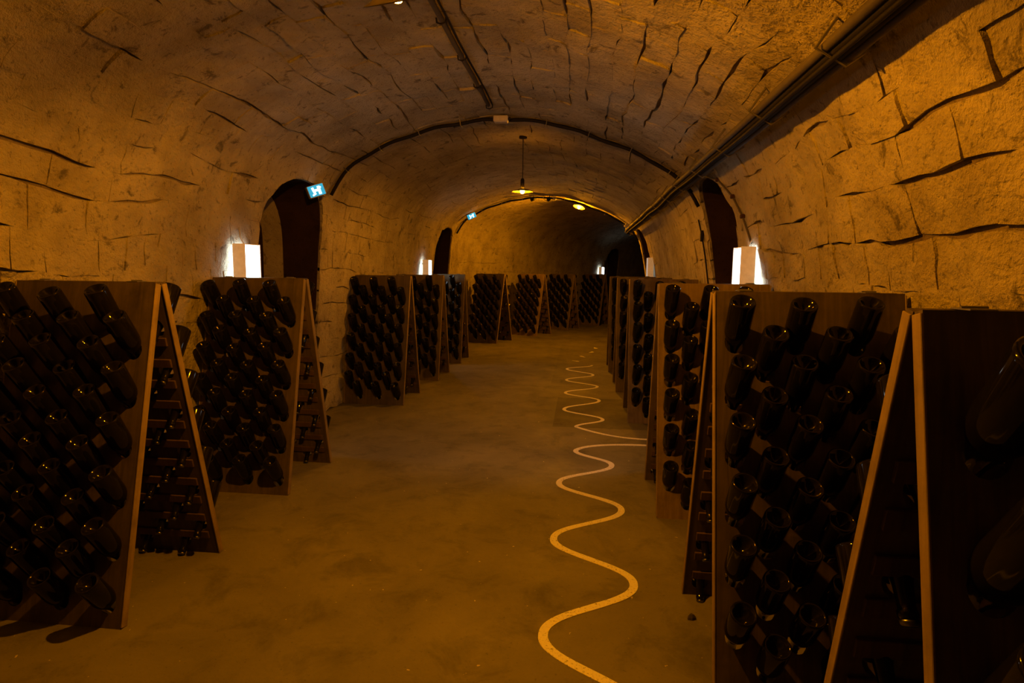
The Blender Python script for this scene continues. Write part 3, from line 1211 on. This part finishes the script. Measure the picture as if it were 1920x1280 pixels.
# bundle of conduits along the right shoulder of the vault
ubase = float(np.interp(0.885, _pp[_top:, 0], _u[_top:]))
off = on_vault(ubase, 2.0)
t = empty('conduit_bundle', off)
tag(t, 'bundle of dark pipes and cables along the right shoulder of vault', 'pipes')
run('upper_pipe', ubase - 0.030, 0.115, 0.019, S_MIN + 0.2, 26.0, M['pipe'], t, off)
run('black_cable', ubase + 0.006, 0.112, 0.019, S_MIN + 0.2, 26.0, M['black'], t, off)
run('black_cable', ubase + 0.040, 0.105, 0.017, S_MIN + 0.2, 26.0, M['black'], t, off)
run('lower_pipe', ubase + 0.078, 0.098, 0.014, S_MIN + 0.2, 26.0, M['pipe'], t, off)
run('thin_cable', ubase + 0.020, 0.140, 0.009, S_MIN + 0.2, 26.0, M['black'], t, off, 0.008)
for k in range(18):
    s = 0.6 + k * 0.8
    mb = MB()
    mb.tube([on_vault(ubase - 0.06, s, 0.0) - off, on_vault(ubase - 0.058, s, 0.142) - off, on_vault(ubase + 0.10, s, 0.122) - off, on_vault(ubase + 0.104, s, 0.0) - off], 0.006, 6)
    mb.build('bracket', M['steel'], t)

# pipe plastered along the crown
ucr = float(np.interp(-0.80, _pp[:, 0], _u))
off = on_vault(ucr, 2.0)
t = empty('crown_conduit', off)
tag(t, 'grimy conduit running along the crown of the vault', 'pipe')
run('pipe', ucr, 0.034, 0.015, S_MIN + 0.2, 5.44, M['pipe'], t, off, 0.008)
run('thin_wire', ucr + 0.035, 0.034, 0.006, S_MIN + 0.2, 5.44, M['black'], t, off, 0.010)
for k in range(9):
    s = 0.5 + k * 0.58
    mb = MB()
    mb.tube([on_vault(ucr - 0.03, s, 0.0) - off, on_vault(ucr - 0.026, s, 0.045) - off, on_vault(ucr, s, 0.055) - off, on_vault(ucr + 0.026, s, 0.045) - off, on_vault(ucr + 0.03, s, 0.0) - off], 0.005, 5)
    mb.build('clip', M['black'], t)

# thin clipped cable down to the right lamp
pts_s = [(2.24, 4.95), (2.15, 4.62), (2.0, 4.42), (1.85, 4.30), (1.72, 4.22), (1.66, 4.19)]
P3 = [on_vault(u_right(z), s, 0.034) for z, s in pts_s]
off = P3[-1]
t = empty('lamp_cable', off)
tag(t, 'thin cable with dark clips curving down to the right wall lamp', 'cable')
mb = MB()
mb.tube([p - off for p in P3], 0.007, 6)
mb.build('cable', M['pipe'], t, True)
for i in (1, 2, 3):
    mb = MB()
    mb.bbox(P3[i] - off, (0.03, 0.03, 0.03), 0.005)
    mb.build('clip', M['red'], t)

# thin upright cable on the right wall past the passage
P3 = [on_vault(u_right(z), 5.72, 0.036) for z in (1.95, 1.8, 1.6, 1.3, 0.9, 0.5)]
off = P3[-1]
t = empty('upright_cable', off)
tag(t, 'thin upright cable on right wall just past the first passage', 'cable')
mb = MB()
mb.tube([p - off for p in P3], 0.007, 6)
mb.build('cable', M['black'], t, True)
mb = MB()
mb.bbox(P3[1] - off, (0.03, 0.035, 0.10), 0.005)
mb.build('switch', M['black'], t)


# ------------------------------------------------------------------ exit signs on the arch cables
def exit_sign(c, w, h, roll, yaw, label):
    t = empty('exit_sign', c)
    t.rotation_euler = (0, roll, yaw)
    tag(t, label, 'sign', 'lit exit signs on the arch cables')
    d = 0.07
    mb = MB()
    mb.bbox((0, 0, 0), (w, d, h), 0.006)
    mb.build('housing', M['plastic'], t)
    mb = MB()
    mb.bbox((0, -d / 2 - 0.001, 0), (w - 0.012, 0.006, h - 0.012), 0.001)
    fc = mb.build('lit_face', M['sign_blue'], t)
    # pale pictogram, raised strokes
    mb = MB()
    yy = -d / 2 - 0.0055

    def stroke(a, b, wd):
        a, b = Vector((a[0] * w, yy, a[1] * h)), Vector((b[0] * w, yy, b[1] * h))
        tdir = (b - a).normalized()
        n = Vector((-tdir.z, 0, tdir.x)) * wd * h / 2
        y2 = Vector((0, 0.002, 0))
        mb.add([a - n, b - n, b + n, a + n, a - n + y2, b - n + y2, b + n + y2, a + n + y2],
               [(0, 1, 2, 3), (0, 4, 5, 1), (1, 5, 6, 2), (2, 6, 7, 3), (3, 7, 4, 0)])
    stroke((-0.20, 0.30), (-0.14, -0.30), 0.20)
    stroke((0.16, 0.32), (0.16, -0.36), 0.24)
    stroke((-0.18, 0.02), (0.16, 0.02), 0.20)
    stroke((-0.14, -0.24), (-0.30, -0.32), 0.14)
    stroke((0.16, 0.26), (0.30, 0.16), 0.14)
    mb.build('pictogram', M['sign_white'], fc)
    return t


exit_sign((-2.345, 5.16, 2.135), 0.15, 0.105, R(-20), R(36), 'lit blue exit sign at left end of the first arch cable')
exit_sign((-2.03, 11.0, 2.44), 0.17, 0.10, R(-24), R(20), 'tiny lit blue exit sign on left of the second arch cable')
c = on_vault(u_right(2.31), 11.05, 0.07)
t = empty('emergency_light', c)
tag(t, 'tiny pale emergency light on right of the second arch cable', 'light')
t.rotation_euler = (0, R(38), 0)
mb = MB()
mb.bbox((0, 0, 0), (0.16, 0.07, 0.07), 0.008)
mb.build('housing', M['plastic'], t)
mb = MB()
mb.bbox((0.03, -0.036, -0.012), (0.05, 0.006, 0.03), 0.002)
mb.build('lens', M['sign_white'], t)

# ------------------------------------------------------------------ chip of stone on the floor
mb = MB()
rg = random.Random(3)
ring1 = [(0.021 * math.cos(w) * rg.uniform(0.7, 1.2), 0.016 * math.sin(w) * rg.uniform(0.7, 1.2), 0.0) for w in [k * math.pi / 4 for k in range(8)]]
ring2 = [(x * 0.95 + 0.001, y * 0.9, 0.011 + rg.uniform(-0.002, 0.002)) for x, y, z in ring1]
ring3 = [(x * 0.45, y * 0.5, 0.021 + rg.uniform(-0.002, 0.003)) for x, y, z in ring1]
mb.add(ring1 + ring2 + ring3, [tuple(range(7, -1, -1)), tuple(range(16, 24))] + [(a * 8 + i, a * 8 + (i + 1) % 8, a * 8 + 8 + (i + 1) % 8, a * 8 + 8 + i) for a in (0, 1) for i in range(8)])
o = mb.build('pebble', M['pebble'], None, False, (0.50, 2.455, 0.0))
tag(o, 'small dark chip of stone lying on the floor near right racks', 'pebble')
